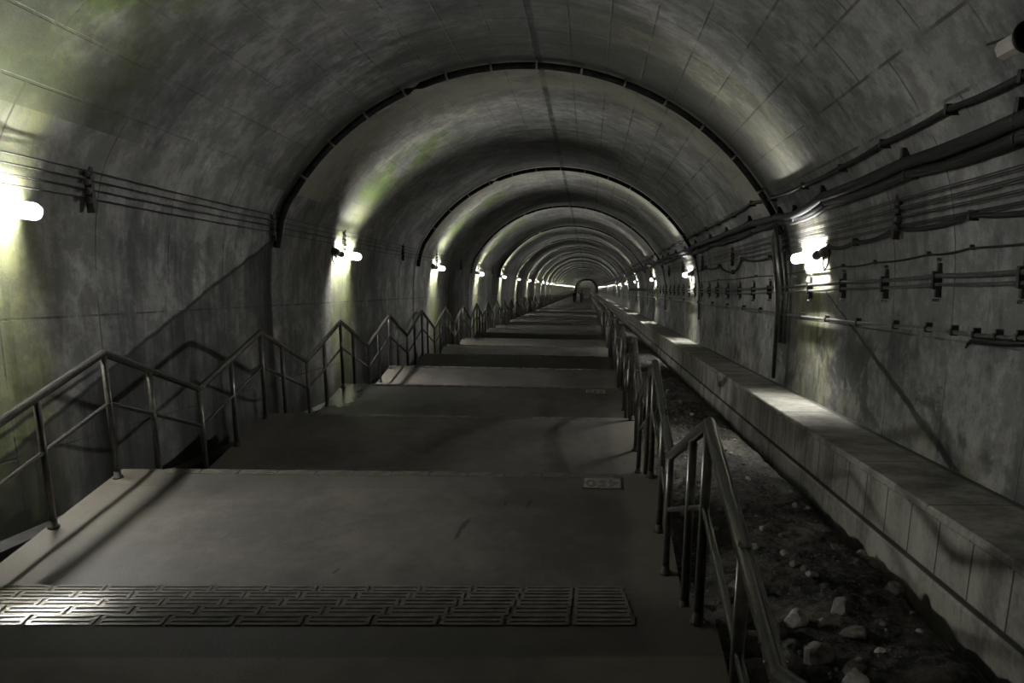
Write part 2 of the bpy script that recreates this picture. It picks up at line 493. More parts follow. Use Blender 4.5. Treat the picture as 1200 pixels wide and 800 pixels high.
# end wall with portal arch, and the passage behind it; wall behind the camera
pr_ = 3.35
op = [(CX - 3.5, -3.0)] + [(CX + 3.5 * math.cos(t), 1.7 + 3.4 * math.sin(t)) for t in [math.pi - math.pi * i / 20 for i in range(21)]] + [(CX + 3.5, -3.0)]
outp = [(CX - 5.2, -3.0)] + [(CX + 5.2 * math.cos(t), 2.1 + 4.2 * math.sin(t)) for t in [math.pi - math.pi * i / 20 for i in range(21)]] + [(CX + 5.2, -3.0)]
bm = bmesh.new()
ye = Y1 - .6
fr = [[bm.verts.new((x, y, zs(ye, z))) for x, z in P_] for y, P_ in ((ye, op), (ye, outp), (ye + .6, op), (ye + .6, outp))]
for i in range(len(op) - 1):
    bm.faces.new((fr[0][i], fr[0][i + 1], fr[1][i + 1], fr[1][i]))
    bm.faces.new((fr[0][i], fr[2][i], fr[2][i + 1], fr[0][i + 1]))
    bm.faces.new((fr[2][i], fr[3][i], fr[3][i + 1], fr[2][i + 1]))
m = MB(); m.bm.free(); m.bm = bm
struct(m.build('wall_far', M_FAR), 'pale end wall with arched portal far down the tunnel', 'wall')
struct(MB().box(CX - 4, CX + 4, Y1 + 12, Y1 + 12.4, zs(Y1, -3), zs(Y1, 8), False).build('wall_passage', M_FAR), 'dim wall of the passage seen through the far portal', 'wall')
struct(MB().box(-7, 6, Y0 - .3, Y0, zs(Y0, -3), zs(Y0, 7), False).build('wall_back', M_FAR))

MB().box(CX - 4, CX + 4, Y1 + .0, Y1 + 12.4, zs(Y1, 6.5), zs(Y1, 6.9), False).build('ceiling_passage', M_FAR)['kind'] = 'structure'
for sx in (-3.9, 3.9): MB().box(CX + sx - .1, CX + sx + .1, Y1 + .0, Y1 + 12.4, zs(Y1, -3), zs(Y1, 6.9), False).build('wall_passage_side', M_FAR)['kind'] = 'structure'
for yy in (Y1 + 3, Y1 + 8):  # lamps added to brighten the passage seen through the portal
    e = empty('added_passage_lamp', (CX, yy, zs(Y1, 6.4)), 'added ceiling lamp brightening the passage beyond the far portal', 'lamp', 'added lamps inside the far passage')
    MB().box(-.7, .7, -.1, .1, .02, .10, False).build('housing', M_HOUSE, e)
    MB().tube([(-.65, 0, 0), (.65, 0, 0)], .05, 8).build('tube', glow('added_passage_glow', 90.0), e)

# ------------------------------------------------------------------ stairs
def stair_floor(y):
    """height of the walking surface"""
    k = math.floor((y - D1) / L)
    o = y - (D1 + k * L)
    z = -k * UNIT
    if o >= 4 * TREAD: return z - UNIT
    return z - RISE * (math.floor(o / TREAD) + 1)


top = [(Y0, -(K0) * UNIT)]
for k in range(K0, K1):
    yk, zk = D1 + k * L, -k * UNIT
    if yk < Y0: continue
    if not len(top) > 1: top = [(Y0, zk)]
    top.append((yk, zk))
    for j in range(5):
        top.append((yk + j * TREAD, zk - (j + 1) * RISE))
        if j < 4: top.append((yk + (j + 1) * TREAD, zk - (j + 1) * RISE))
top.append((Y1 + 12, top[-1][1]))
bm = bmesh.new()
for a_, b_ in zip(top, top[1:]):
    if abs(a_[0] - b_[0]) < 1e-6 and abs(a_[1] - b_[1]) < 1e-6: continue
    q = [bm.verts.new(p) for p in ((SX0, *a_), (SX1, *a_), (SX1, *b_), (SX0, *b_))]
    bm.faces.new(q)
    for X in (SX0, SX1):
        bt = [bm.verts.new((X, p[0], p[1] - 1.9)) for p in (a_, b_)]
        tp = [q[0], q[3]] if X == SX0 else [q[1], q[2]]
        if abs(a_[0] - b_[0]) > 1e-6:
            bm.faces.new((tp[0], tp[1], bt[1], bt[0]))
bmesh.ops.remove_doubles(bm, verts=bm.verts, dist=1e-5)
m = MB(); m.bm.free(); m.bm = bm
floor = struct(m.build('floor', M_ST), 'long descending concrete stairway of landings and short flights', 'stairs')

# nosing plates: 12 across every step edge; each has three bars and two sunk grooves
NX0, NPER, NW, ND = -4.046, .3633, .345, .088


def nosing(mb, x0, x1, y, z):
    h = .006
    yb = y - ND - .004
    def bx(xa, xb, ya, yb_, z0, z1): mb.box(xa, xb, ya, yb_, z0, z1, False)
    bx(x0, x1, yb, y + .004, z - .012, z + .001)
    e = .022
    for t0, t1 in ((0, .2), (.38, .62), (.8, 1.0)):
        bx(x0, x1, yb + (ND + .008) * t0, yb + (ND + .008) * t1, z, z + h)
    for xa in (x0, x1 - e): bx(xa, xa + e, yb, y + .004, z, z + h)


def groove(mb, x0, x1, y, z):
    yb = y - ND - .004
    for t0, t1 in ((.2, .38), (.62, .8)):
        mb.box(x0 + .022, x1 - .022, yb + (ND + .008) * t0, yb + (ND + .008) * t1, z - .001, z + .0022, False)


edges = []
for k in range(K0, K1):
    for j in range(5):
        yy, zz = D1 + k * L + j * TREAD, -k * UNIT - j * RISE
        if yy > Y0 + 1: edges.append((k, j, yy, zz))
front = [e for e in edges if (e[0] == 0) or (e[0] in (1, 2, 3) and e[1] == 0)]
rest = [e for e in edges if e not in front]
proto = None
for (k, j, yy, zz) in front:
    for i in range(12):
        x0 = NX0 + i * NPER
        if proto is None:
            mb = MB(); nosing(mb, 0, NW, 0, 0); proto = mb.build('nosing_plate', M_NOSE, floor)
            mb = MB(); groove(mb, 0, NW, 0, 0); mb.build('groove', M_GROOVE, proto)
            o = proto
        else:
            o = copy_tree(proto, floor)
        o.location = (x0, yy, zz)
mb = MB(); gb = MB()
for (k, j, yy, zz) in rest:
    if k < 14:
        for i in range(12):
            nosing(mb, NX0 + i * NPER, NX0 + i * NPER + NW, yy, zz)
    else:
        mb.box(NX0, NX0 + 12 * NPER, yy - ND, yy + .004, zz - .01, zz + .006, False)
o = mb.build('nosing_plate', M_NOSE, floor); o['kind'] = 'stuff'

# number plaques set in the landing edge, read by people climbing
def plaque(k, txt, label):
    yk, zk = D1 + k * L, -k * UNIT
    e = empty('number_plaque', (.165, yk - .225, zk), label, 'plaque')
    m = MB()
    m.box(-.19, .19, -.125, .125, -.006, .006, False)
    m.build('plate', M_BRASS, e)
    f = MB()
    for (a, b, c, d) in ((-.19, .19, -.125, -.108), (-.19, .19, .108, .125), (-.19, -.176, -.125, .125), (.176, .19, -.125, .125)):
        f.box(a, b, c, d, .004, .011, False)
    f.build('frame', M_NOSE, e)
    cu = bpy.data.curves.new('number', 'FONT')
    cu.body = txt; cu.size = .20; cu.align_x = 'CENTER'; cu.align_y = 'CENTER'; cu.extrude = .005; cu.offset = .004
    cu.space_character = 1.08
    cu.materials.append(M_NOSE)
    tmp = bpy.data.objects.new('tmp', cu); COL.objects.link(tmp)
    bpy.context.view_layer.update()
    me = bpy.data.meshes.new_from_object(tmp.evaluated_get(bpy.context.evaluated_depsgraph_get()))
    bpy.data.objects.remove(tmp); bpy.data.curves.remove(cu)
    me.name = 'number'
    t = bpy.data.objects.new('number', me); COL.objects.link(t)
    t.parent = e; t.rotation_euler = (0, 0, math.pi); t.location = (0, 0, .006)


plaque(1, '450', 'metal plaque numbered 450 set in the edge of the second landing')
plaque(3, '440', 'small metal plaque numbered 440 on a landing further down')

# ------------------------------------------------------------------ handrails
RAILSPEC = {False: (-.2, 1.22, 1.58, 1.05), True: (-.06, 1.18, 1.78, .99)}   # peak offset, height; low offset, height


def rail_pts(X, dz):
    pk_off, pk_h, lo_off, lo_h = RAILSPEC[X > 0]
    P_ = []
    for k in range(K0 + 1, K1):
        yk, zk = D1 + k * L, -k * UNIT
        if yk - .2 < Y0 + .5: continue
        P_.append((X, yk + pk_off, zk + pk_h - dz))
        P_.append((X, yk + lo_off, zk - UNIT + lo_h - dz * .93))
    return P_


def post_geom(mb, h, r):
    mb.tube([(0, 0, -.01), (0, 0, h)], r, 12)


def flange_geom(mb):
    mb.tube([(0, 0, 0), (0, 0, .014), (0, 0, .016), (0, 0, .07)], [.046, .046, .033, .031], 14)


def bolt_geom(mb, an):
    mb.ico((.040 * math.cos(R(an)), .040 * math.sin(R(an)), .016), .007, (1, 1, .8), 1)


def make_handrail(X, label):
    yb = D1
    root = empty('handrail', (X, yb, 0), label, 'handrail')
    inv = Vector((X, yb, 0))
    def loc(pts): return [Vector(p) - inv for p in pts]
    MB().tube(loc(rail_pts(X, 0)), .036, 12).build('top_rail', M_RAIL, root)
    MB().tube(loc(rail_pts(X, .48)), .02, 8).build('mid_rail', M_RAIL, root)
    # posts, four per landing
    pk_off, pk_h, lo_off, lo_h = RAILSPEC[X > 0]
    spots = []
    for k in range(K0 + 1, K1 - 1):
        yk, zk = D1 + k * L, -k * UNIT
        for off, h in ((-1.19, (pk_h + lo_h) / 2 + .01), (pk_off, pk_h), (.55, None), (lo_off, lo_h)):
            y = yk + off
            if y < Y0 + .6: continue
            zb = stair_floor(y)
            if h is None:
                f = (off - pk_off) / (lo_off - pk_off)
                zt = (zk + pk_h) * (1 - f) + (zk - UNIT + lo_h) * f
                h_ = zt - zb
            else: h_ = h
            spots.append((y, zb, h_))
    spots = [s for s in spots if s[0] > .2] + [s for s in spots if s[0] <= .2][::-1]
    cache = {}
    far = MB()
    for i, (y, zb, h) in enumerate(spots):
        if i < 100 and y > .2:
            key = round(h, 3)
            if key not in cache:
                mb = MB(); post_geom(mb, h, .0285)
                o = mb.build('post', M_POST, root)
                fl = None
                if True:
                    mb = MB(); flange_geom(mb); fl = mb.build('base_flange', M_RUST, o)
                    for an in (45, 135, 225, 315):
                        mb = MB(); bolt_geom(mb, an); mb.build('bolt', M_BOLT, o)
                cache[key] = o
            else:
                s = cache[key]
                o = s.copy(); COL.objects.link(o); o.parent = root
                if i < 40:
                    for ch in s.children:
                        c = ch.copy(); COL.objects.link(c); c.parent = o
            o.location = (0, y - yb, zb)
        else:
            far.tube([(0, y - yb, zb - .01), (0, y - yb, zb + h)], .0285, 6)
    o = far.build('post', M_POST, root); o['kind'] = 'stuff'
    # joint screws near the low bends of the top rail
    for k in (-1, 0, 1, 2):
        yk, zk = D1 + k * L, -k * UNIT
        p0 = Vector((X, yk + lo_off, zk - UNIT + lo_h)); p1 = Vector((X, yk + L + pk_off, zk - UNIT + pk_h))
        d = (p1 - p0).normalized()
        for s in (.06, .15):
            for sx in (-1, 1):
                mb = MB(); mb.ico(p0 + d * s + Vector((sx * .038, 0, .004)) - inv, .007, (1, 1, 1), 1, smooth=True)
                mb.build('joint_screw', M_BOLT, root)
    return root


make_handrail(-4.39, 'steel zigzag handrail along the left wall side of the stairs')
make_handrail(.65, 'steel zigzag handrail between the stairs and the dirt strip')

# ------------------------------------------------------------------ bench (cable trough) along the right wall
BX = 2.72
prof = [(BX - .05, -1.6), (BX - .05, -.36), (BX - .035, -.33), (BX, -.325), (BX, .14), (BX - .03, .145), (BX - .03, .20), (BX - .018, .215), (3.6, .215), (3.6, -1.6)]
bm = bmesh.new()
rows = []
for y in ysl:
    rows.append([bm.verts.new((x, y, zs(y, z))) for x, z in prof])
for a_, b_ in zip(rows, rows[1:]):
    for i in range(len(prof) - 1):
        bm.faces.new((a_[i], a_[i + 1], b_[i + 1], b_[i]))
m = MB(); m.bm.free(); m.bm = bm
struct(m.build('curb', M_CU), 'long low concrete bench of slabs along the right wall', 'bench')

# gutter kerb along the left wall
m = MB()
for y0, y1 in zip(ysl, ysl[1:]): m.box(-5.4, -5.05, y0, y1, -1.7, -.58)
struct(m.build('trim_1', M_WETC), 'narrow concrete ledge at the foot of the left wall', 'ledge')
m = MB()
for y0, y1 in zip(ysl, ysl[1:]): m.box(-5.3, -4.40, y0, y1, -1.75, -1.45)
struct(m.build('floor_gutter', M_WETC))

# ------------------------------------------------------------------ dirt strip
def dirt_rel(x, y):
    f = (x - .75) / (BX - .75)
    hump = -.50 + .10 * math.sin(min(1, max(0, f)) * math.pi) - .30 * max(0, (f - .80) / .20) ** 1.5
    v = Vector((x, y, 0))
    hump += .10 * noise.noise(v * .9) + .06 * noise.noise(v * 2.6 + Vector((5, 1, 2))) + .045 * noise.noise(v * 7.0)
    if y < 40: hump += .026 * noise.noise(v * 17.0)
    return hump


bm = bmesh.new()
ys = []
y = Y0
while y < Y1:
    ys.append(y)
    y += .045 if 1.5 < y < 13 else (.12 if 0 < y < 34 else (.5 if y < 90 else 2.5))
nx = 40
prev = None
for y in ys:
    row = []
    for i in range(nx + 1):
        x = .70 + (BX + .02 - .70) * i / nx
        row.append(bm.verts.new((x, y, zs(y, dirt_rel(x, y)))))
    if prev:
        for i in range(nx):
            bm.faces.new((prev[i], prev[i + 1], row[i + 1], row[i])).smooth = True
    prev = row
m = MB(); m.bm.free(); m.bm = bm
struct(m.build('ground', M_DI), 'strip of dark dirt and rubble beside the stairs', 'ground')

# stones
rocks = [  # x, y, size, stretch, material, label
    (1.47, 5.14, .085, (1, .8, .9), M_ROCK2, 'blocky pale stone by the near handrail, left of two pale stones'),
    (1.80, 5.27, .085, (.8, .7, 1.1), M_ROCK, 'upright grey stone right of the blocky pale stone on the dirt'),
    (1.62, 5.10, .042, (.9, .9, 1), M_ROCK2, 'small round white pebble between the two bigger stones'),
    (1.46, 4.62, .11, (.95, 1, .95), M_ROCK, 'large rounded grey stone at the bottom edge beside the handrail'),
    (1.66, 4.50, .07, (1.5, .9, .6), M_ROCK, 'flat long stone just right of the large rounded stone'),
    (1.62, 4.34, .09, (1.5, .8, .5), M_ROCK2, 'flat pale slab of stone cut by the bottom edge of the picture'),
    (2.52, 6.95, .085, (1.2, .8, .75), M_ROCK2, 'pale stone sitting near the bench foot above a darker one'),
    (2.53, 6.78, .075, (1.1, .9, .8), M_ROCK, 'darker stone directly in front of the pale stone near the bench'),
    (2.42, 5.88, .085, (1.2, .9, .8), M_ROCK3, 'dark lump of rock halfway between the bench and bottom edge'),
    (1.22, 5.78, .12, (1.2, .9, .7), M_ROCK3, 'broad dark stone beside the near handrail, behind the blocky one'),
    (1.13, 5.20, .10, (1.1, .9, .7), M_ROCK3, 'dark stone half hidden behind the near handrail post'),
    (1.83, 4.98, .09, (1.4, .8, .45), M_ROCK, 'low lumpy brownish clod in the middle of the stones'),
    (2.05, 5.15, .05, (1.3, .8, .5), M_ROCK2, 'flat white chip right of the upright grey stone'),
    (1.92, 4.77, .038, (1.2, .9, .6), M_ROCK2, 'white oval pebble alone right of the lumpy clod'),
    (2.63, 5.30, .045, (1.2, .8, .8), M_ROCK2, 'pale pebble, left one of a pair close to the bench'),
    (2.66, 5.42, .04, (.9, .9, .9), M_ROCK2, 'pale pebble, right one of a pair close to the bench'),
    (1.50, 6.85, .05, (1, .8, .9), M_ROCK2, 'white pebble standing out on black dirt behind the stones'),
    (1.10, 4.80, .11, (1, 1.1, .8), M_ROCK3, 'dark boulder at the foot of the near rail peak'),
    (1.25, 4.45, .10, (1.1, .9, .7), M_ROCK3, 'dark stone left of the large rounded stone'),
    (1.30, 5.02, .09, (1, .8, .8), M_ROCK3, 'dark angular stone between the near handrail and the blocky pale stone'),
    (1.22, 4.72, .075, (.9, 1.1, .9), M_ROCK, 'grey angular stone behind the lowest near handrail screws'),
    (1.05, 5.55, .085, (1.2, .9, .8), M_ROCK3, 'dark stone just right of the handrail, behind the broad dark one'),
    (1.36, 4.84, .06, (1, .8, .7), M_ROCK3, 'little dark stone in the heap left of the lumpy clod'),
    (1.02, 4.35, .12, (1, .9, .8), M_ROCK3, 'dark boulder under the handrail at the bottom of the picture'),
]
for i, (x, y, s, st, mt, lb) in enumerate(rocks):
    mb = MB()
    mb.ico((0, 0, 0), s, st, 3, Matrix.Rotation(i * 1.7, 3, 'Z') @ Matrix.Rotation(.3 * math.sin(i * 2.1), 3, 'X'), .28, i + 1)
    # flatten some sides so the stones look broken rather than round
    for q in range(5):
        nrm = Vector((math.cos(i + q * 1.9), math.sin(i * 2 + q * 2.3), .5 * math.sin(q + i))).normalized()
        lim = s * (.70 + .1 * math.sin(q * 3 + i))
        for v in mb.bm.verts:
            d = v.co.dot(nrm)
            if d > lim: v.co -= nrm * (d - lim) * .9
    o = mb.build('stone', mt)
    o.location = (x, y, zs(y, dirt_rel(x, y)) + s * st[2] * .35)
    tag(o, lb, 'stone', 'loose stones on the dirt strip')
protos = []
for i in range(6):
    mb = MB(); mb.ico((0, 0, 0), 1, (1, .8 + .1 * (i % 3), .65), 2, None, .35, 40 + i)
    protos.append(mb.build('stone', (M_ROCK, M_ROCK2, M_ROCK3)[i % 3]))
rn = random.Random(3)
for i in range(90):
    y = 5 + 14 * rn.random() ** 1.3
    x = rn.uniform(.95, 2.55)
    if any(abs(x - r[0]) < .16 and abs(y - r[1]) < .2 for r in rocks): continue
    o = protos[i] if i < 6 else protos[rn.randrange(6)].copy()
    if i >= 6: COL.objects.link(o)
    s = rn.uniform(.018, .05)
    o.scale = (s, s, s); o.rotation_euler = (rn.uniform(-.3, .3), rn.uniform(-.3, .3), rn.uniform(0, 6))
    o.location = (x, y, zs(y, dirt_rel(x, y)) + s * .3)
    tag(o, 'small loose stone scattered on the dark dirt beside the stairs', 'stone', 'small scattered stones on the dirt strip')
mb = MB()
for i in range(2600):
    y = 1.5 + 22 * rn.random() ** 1.6
    x = rn.uniform(.8, 2.66)
    s = rn.uniform(.005, .018)
    mb.ico((x, y, zs(y, dirt_rel(x, y)) + s * .3), s, (1, rn.uniform(.6, 1.3), rn.uniform(.4, .8)), 1)
tag(mb.build('gravel', M_GRAV), 'fine dark gravel strewn over the dirt strip', 'gravel', kind='stuff')

# ------------------------------------------------------------------ arch conduits
def shell_off(rel, off, side):
    """x on the lining at a height, standing off by off"""
    if rel > 3.35: xx = CX + math.sqrt(max(0, CR ** 2 - (rel - CZ) ** 2))
    else:
        pts = wallR
        xx = pts[0][0]
        for (xa, za), (xb, zb) in zip(pts, pts[1:]):
            if za <= rel <= zb: xx = xa + (xb - xa) * (rel - za) / (zb - za)
    xx -= off
    return xx if side > 0 else 2 * CX - xx


ordn = ['first', 'second', 'third', 'fourth', 'fifth', 'sixth']
seen = 0
for i, ry in enumerate(RINGS):
    if ry < Y0 + 1: continue
    r = .055 if i in (2, 3) else .04
    pts = []
    off = r + .03
    for rel in (2.9, 3.15): pts.append((shell_off(rel, off, 1), ry, zs(ry, rel)))
    for q in range(41):
        t = AJ - 2 * AJ * q / 40
        pts.append((CX + (CR - off) * math.sin(t), ry, zs(ry, CZ + (CR - off) * math.cos(t))))
    for rel in (3.15, 2.9, 2.6, 2.45): pts.append((shell_off(rel, off, -1), ry, zs(ry, rel)))
    if ry > 5 and seen < 6:
        lb = f'{ordn[seen]} dark conduit arching over the tunnel vault, counted from the front'; gp = 'arch conduits on the vault'; seen += 1
    elif ry > 5: lb = 'thin far conduit arching over the vault deep in the tunnel'; gp = 'far arch conduits deep in the tunnel'
    else: continue
    e = empty('arch_conduit', (CX, ry, zs(ry, CZ + CR - off)), lb, 'conduit', gp)
    iv = e.location
    MB().tube([Vector(p) - iv for p in pts], r, 10 if i < 6 else 6).build('pipe', M_COND, e)
    MB().tube([Vector((shell_off(r_, .06, 1), ry + .02, zs(ry + .02, r_))) - iv for r_ in (1.0, 2.0, 2.95)], .036, 8).build('drop_pipe', M_PIPE, e)
    if i < 5:
        for q in range(13):
            t = -AJ + 2 * AJ * (q + .5) / 13
            c0 = Vector((CX + (CR - off) * math.sin(t), ry, zs(ry, CZ + (CR - off) * math.cos(t)))) - iv
            tg = Vector((math.cos(t), 0, -math.sin(t)))
            mb = MB()
            mb.tube([c0 - tg * .018, c0 + tg * .018], r + .014, 10)
            nn = Vector((math.sin(t), 0, math.cos(t)))
            mb.tube([c0 + Vector((0, -r - .05, 0)) + nn * (off - .012), c0 + Vector((0, r + .05, 0)) + nn * (off - .012)], .014, 6)
            mb.build('clamp', M_PIPE, e)

# ------------------------------------------------------------------ lamps
def make_lamp(side):
    """tubular fluorescent wall lamp, local origin on the wall, +x into the tunnel for side=-1"""
    s = -side
    e = bpy.data.objects.new('wall_lamp', None); COL.objects.link(e); e.empty_display_size = .1
    sl = -TS
    def P(x, y, z): return (s * x, y, z + sl * y)
    MB().tube([P(.15, -.60, 0), P(.15, .60, 0)], .028, 12).build('tube', M_GLOW, e)
    mb = MB()
    FR, FH, FS = .028, .054, .055  # fins added around the tube to hold its light to narrow bands
    for q in range(22):
        yy = -.58 + FS * q
        sh = -FH * math.tan(R(12 if side < 0 else 20))
        prof_ = [(yy, FR), (yy + sh, FR + FH), (yy + sh + .003, FR + FH), (yy + .003, FR)]
        rg = [[mb.bm.verts.new((s * .15 + r_ * math.cos(2 * math.pi * j / 18), y_, r_ * math.sin(2 * math.pi * j / 18) + sl * y_)) for j in range(18)] for y_, r_ in prof_]
        for i_ in range(4):
            for j in range(18):
                mb.bm.faces.new((rg[i_][j], rg[i_][(j + 1) % 18], rg[(i_ + 1) % 4][(j + 1) % 18], rg[(i_ + 1) % 4][j]))
    for f in mb.bm.faces: f.smooth = False
    mb.build('added_louvre', M_ADDED_LOUV, e)
    mb = MB()
    mb.tube([P(.03, -.62, .0), P(.03, .62, .0)], .042, 8)
    mb.build('mounting_batten', M_HOUSE, e)
    for yy in (-.64, .64):
        mb = MB(); mb.tube([P(.15, yy - .035, 0), P(.15, yy + .035, 0)], .062, 14)
        mb.tube([P(.0, yy, 0), P(.15, yy, 0)], .022, 8)
        mb.build('end_cap', M_HOUSE, e)
    mb = MB()
    mb.tube([P(.07, -.86, .05), P(.07, -.70, .05)], .075, 10)
    mb.build('ballast_box', M_HOUSE, e)
    pts = [P(.06, -.90, .16), P(.06, -.97, .0), P(.07, -.95, -.15), P(.08, -.86, -.22), P(.08, -.78, -.14), P(.08, -.75, .0)]
    MB().tube(pts, .011, 6).build('cord', M_CABLE, e)
    return e


for side, lst, nm in ((-1, LAMP_L, 'left'), (1, LAMP_R, 'right')):
    base = None
    cnt = 0
    for y in lst:
        if y > Y1 - 4 or y < Y0 + 1: continue
        rel = 2.47 if side < 0 else 2.44
        if base is None: o = base = make_lamp(side)
        else: o = copy_tree(base)
        o.location = (shell_off(rel, 0, side), y, zs(y, rel))
        gp = f'lamps along the {nm} tunnel wall'
        if y < 5.5: lb = f'wall lamp on the {nm} tunnel wall behind the viewpoint'
        elif side < 0 and y < 10: lb = 'big glowing tube lamp cut by the left picture edge'
        else:
            if cnt < 5 and side < 0: lb = f'{ordn[cnt + 1]} glowing tube lamp from the front on the left wall'
            elif cnt < 5: lb = f'{ordn[cnt]} glowing tube lamp from the front on the right wall'
            else: lb = f'tiny far glowing lamp in the long row on the {nm} wall'; gp = f'far lamps along the {nm} tunnel wall'
            cnt += 1
        tag(o, lb, 'lamp', gp)
    
# ------------------------------------------------------------------ right wall cables
def run(name, pts, r, mat, label, cat='cable', n=8, clips=(), clip=None, clipname='clip', group=None):
    """pts: (y, rel, off) along the right wall; clips: y positions of small holders"""
    P_ = [Vector((shell_off(rel, off, 1), y, zs(y, rel))) for y, rel, off in pts]
    e = empty(name, P_[0], label, cat, group)
    iv = P_[0]
    MB().tube([p - iv for p in P_], r, n).build('sheath' if 'cable' in name or 'wire' in name else 'pipe', mat, e)
    pm = None
    for cy in clips:
        for a_, b_ in zip(P_, P_[1:]):
            if a_.y <= cy <= b_.y:
                c0 = a_.lerp(b_, (cy - a_.y) / (b_.y - a_.y))
                break
        else: continue
        if pm is None:
            mb = MB(); clip(mb); o = pm = mb.build(clipname, M_BRKT, e)
        else:
            o = pm.copy(); COL.objects.link(o); o.parent = e
        o.location = c0 - iv
    return e


def sag(stops, dip, off, m=5):
    """curve hung between (y, rel) stops"""
    out = []
    for (ya, ra), (yb, rb) in zip(stops, stops[1:]):
        for q in range(m):
            f = q / m
            out.append((ya + (yb - ya) * f, ra + (rb - ra) * f - dip * 4 * f * (1 - f), off))
    out.append((*stops[-1], off))
    return out


YE = 200.0
jit = random.Random(11)
def stops(y0, step, rel, amp, y1=YE, known=()):
    P_ = list(known); y = P_[-1][0] if P_ else y0
    if not P_: P_ = [(y0, rel)]
    while y < y1:
        y += step * jit.uniform(.92, 1.08)
        P_.append((y, rel + jit.uniform(-amp, amp)))
    return P_


def clip_small(mb):
    mb.box(-.03, .09, -.025, .025, -.045, .045, False)
def clip_hook(mb):
    mb.box(-.03, .10, -.03, .03, -.05, .16, False)
    mb.tube([(-.03, 0, -.05), (-.05, 0, 0), (-.03, 0, .05)], .015, 6)


kA = [(-8, 3.45), (-1, 3.46), (2, 3.45), (4, 3.46), (5.98, 3.44), (7.16, 3.46), (8.74, 3.45), (10.23, 3.42), (11.98, 3.42), (13.87, 3.45), (15.43, 3.52), (17.54, 3.49), (19.56, 3.48)]
sA = stops(0, 2.0, 3.49, .03, known=kA)
run('black_cable', sag(sA, .012, .06), .028, M_CABLE, 'topmost black cable running along the right side of the vault', clips=[s[0] for s in sA if 0 < s[0] < 60], clip=clip_small)
kB = [(-8, 3.2), (0, 3.2), (4.2, 3.2), (6.19, 3.19), (8.4, 3.2), (11.3, 3.19), (13.0, 3.10), (13.9, 3.16), (16.3, 3.22)]
sB = stops(0, 2.7, 3.2, .035, known=kB)
run('thick_cable', sag(sB, .015, .10), .062, M_CABLE, 'upper one of two thick black cables hung on hooks along the right wall', clips=[s[0] for s in sB if 2 < s[0] < 70], clip=clip_hook, clipname='hook')
run('thick_cable', sag([(y, r - .085 - .02 * ((i * 7) % 3)) for i, (y, r) in enumerate(sB)], .02, .09), .035, M_CABLE, 'slimmer black cable bundled just under the upper thick cable')
kC = [(-8, 3.08), (0, 3.07), (4.2, 3.06), (6.28, 3.08), (8.4, 3.11), (11.3, 3.12), (13.0, 3.06), (14.05, 3.09), (16.3, 3.1)]
sC = stops(0, 2.7, 3.08, .04, known=kC)
run('thick_cable', sag(sC, .03, .09), .047, M_CABLE, 'lower one of the thick black cables, sagging between hooks on the right wall', clips=[s[0] for s in sC if 2 < s[0] < 70], clip=clip_hook, clipname='hook')
posn = ['topmost', 'second', 'third', 'lowest']
for i, rr in enumerate((2.91, 2.825, 2.735, 2.645)):
    for q, d in enumerate((0, -.022)):
        lbl = f'{posn[i]} pair of thin wires on right wall insulators, {"upper" if q == 0 else "lower"} strand'
        run('wire', sag([(-8, rr + d), (3, rr + d), (9.0, rr + d), (14.3, rr + d), (19.4, rr + d)] + [(19.4 + 5.1 * z_, rr + d) for z_ in range(1, 30)], .012, .075, 3), .0065, M_WIRE, lbl, 'wire', n=5, group='thin wires along the right wall')
kS = [(-8, 2.55), (0, 2.6), (3.4, 2.6), (5.3, 2.58), (7.28, 2.61), (9.12, 2.62), (10.52, 2.56), (11.7, 2.56)]
run('sagging_cable', sag(kS, .05, .05), .026, M_CABLE, 'black cable sagging between clips into the nearest right wall lamp', clips=[s[0] for s in kS[2:]], clip=clip_small)
kS2 = [(13.9, 2.5), (15.5, 2.55), (18.3, 2.62), (19.6, 2.36), (21.5, 2.55), (24, 2.58), (26.5, 2.55)] 
run('sagging_cable', sag(kS2, .06, .05), .024, M_CABLE, 'black looping cable beyond the first right lamp, dipping at its middle', clips=[s[0] for s in kS2], clip=clip_small)
kD = [(-8, 2.32), (0, 2.33), (3.6, 2.32), (5.4, 2.34), (7.36, 2.33), (8.31, 2.31), (9.9, 2.28), (11.15, 2.27), (13.2, 2.24), (17, 2.22), (22, 2.2), (28, 2.18)]
run('thin_cable', sag(kD, .02, .03), .011, M_CABLE, 'thin black cable on the right wall just under the lamp', clips=[s[0] for s in kD[3:]], clip=lambda mb: mb.box(-.012, .04, -.012, .012, -.014, .03, False))


def bracket_v(mb):
    mb.box(-.035, .075, -.05, .05, -.16, .16, False)


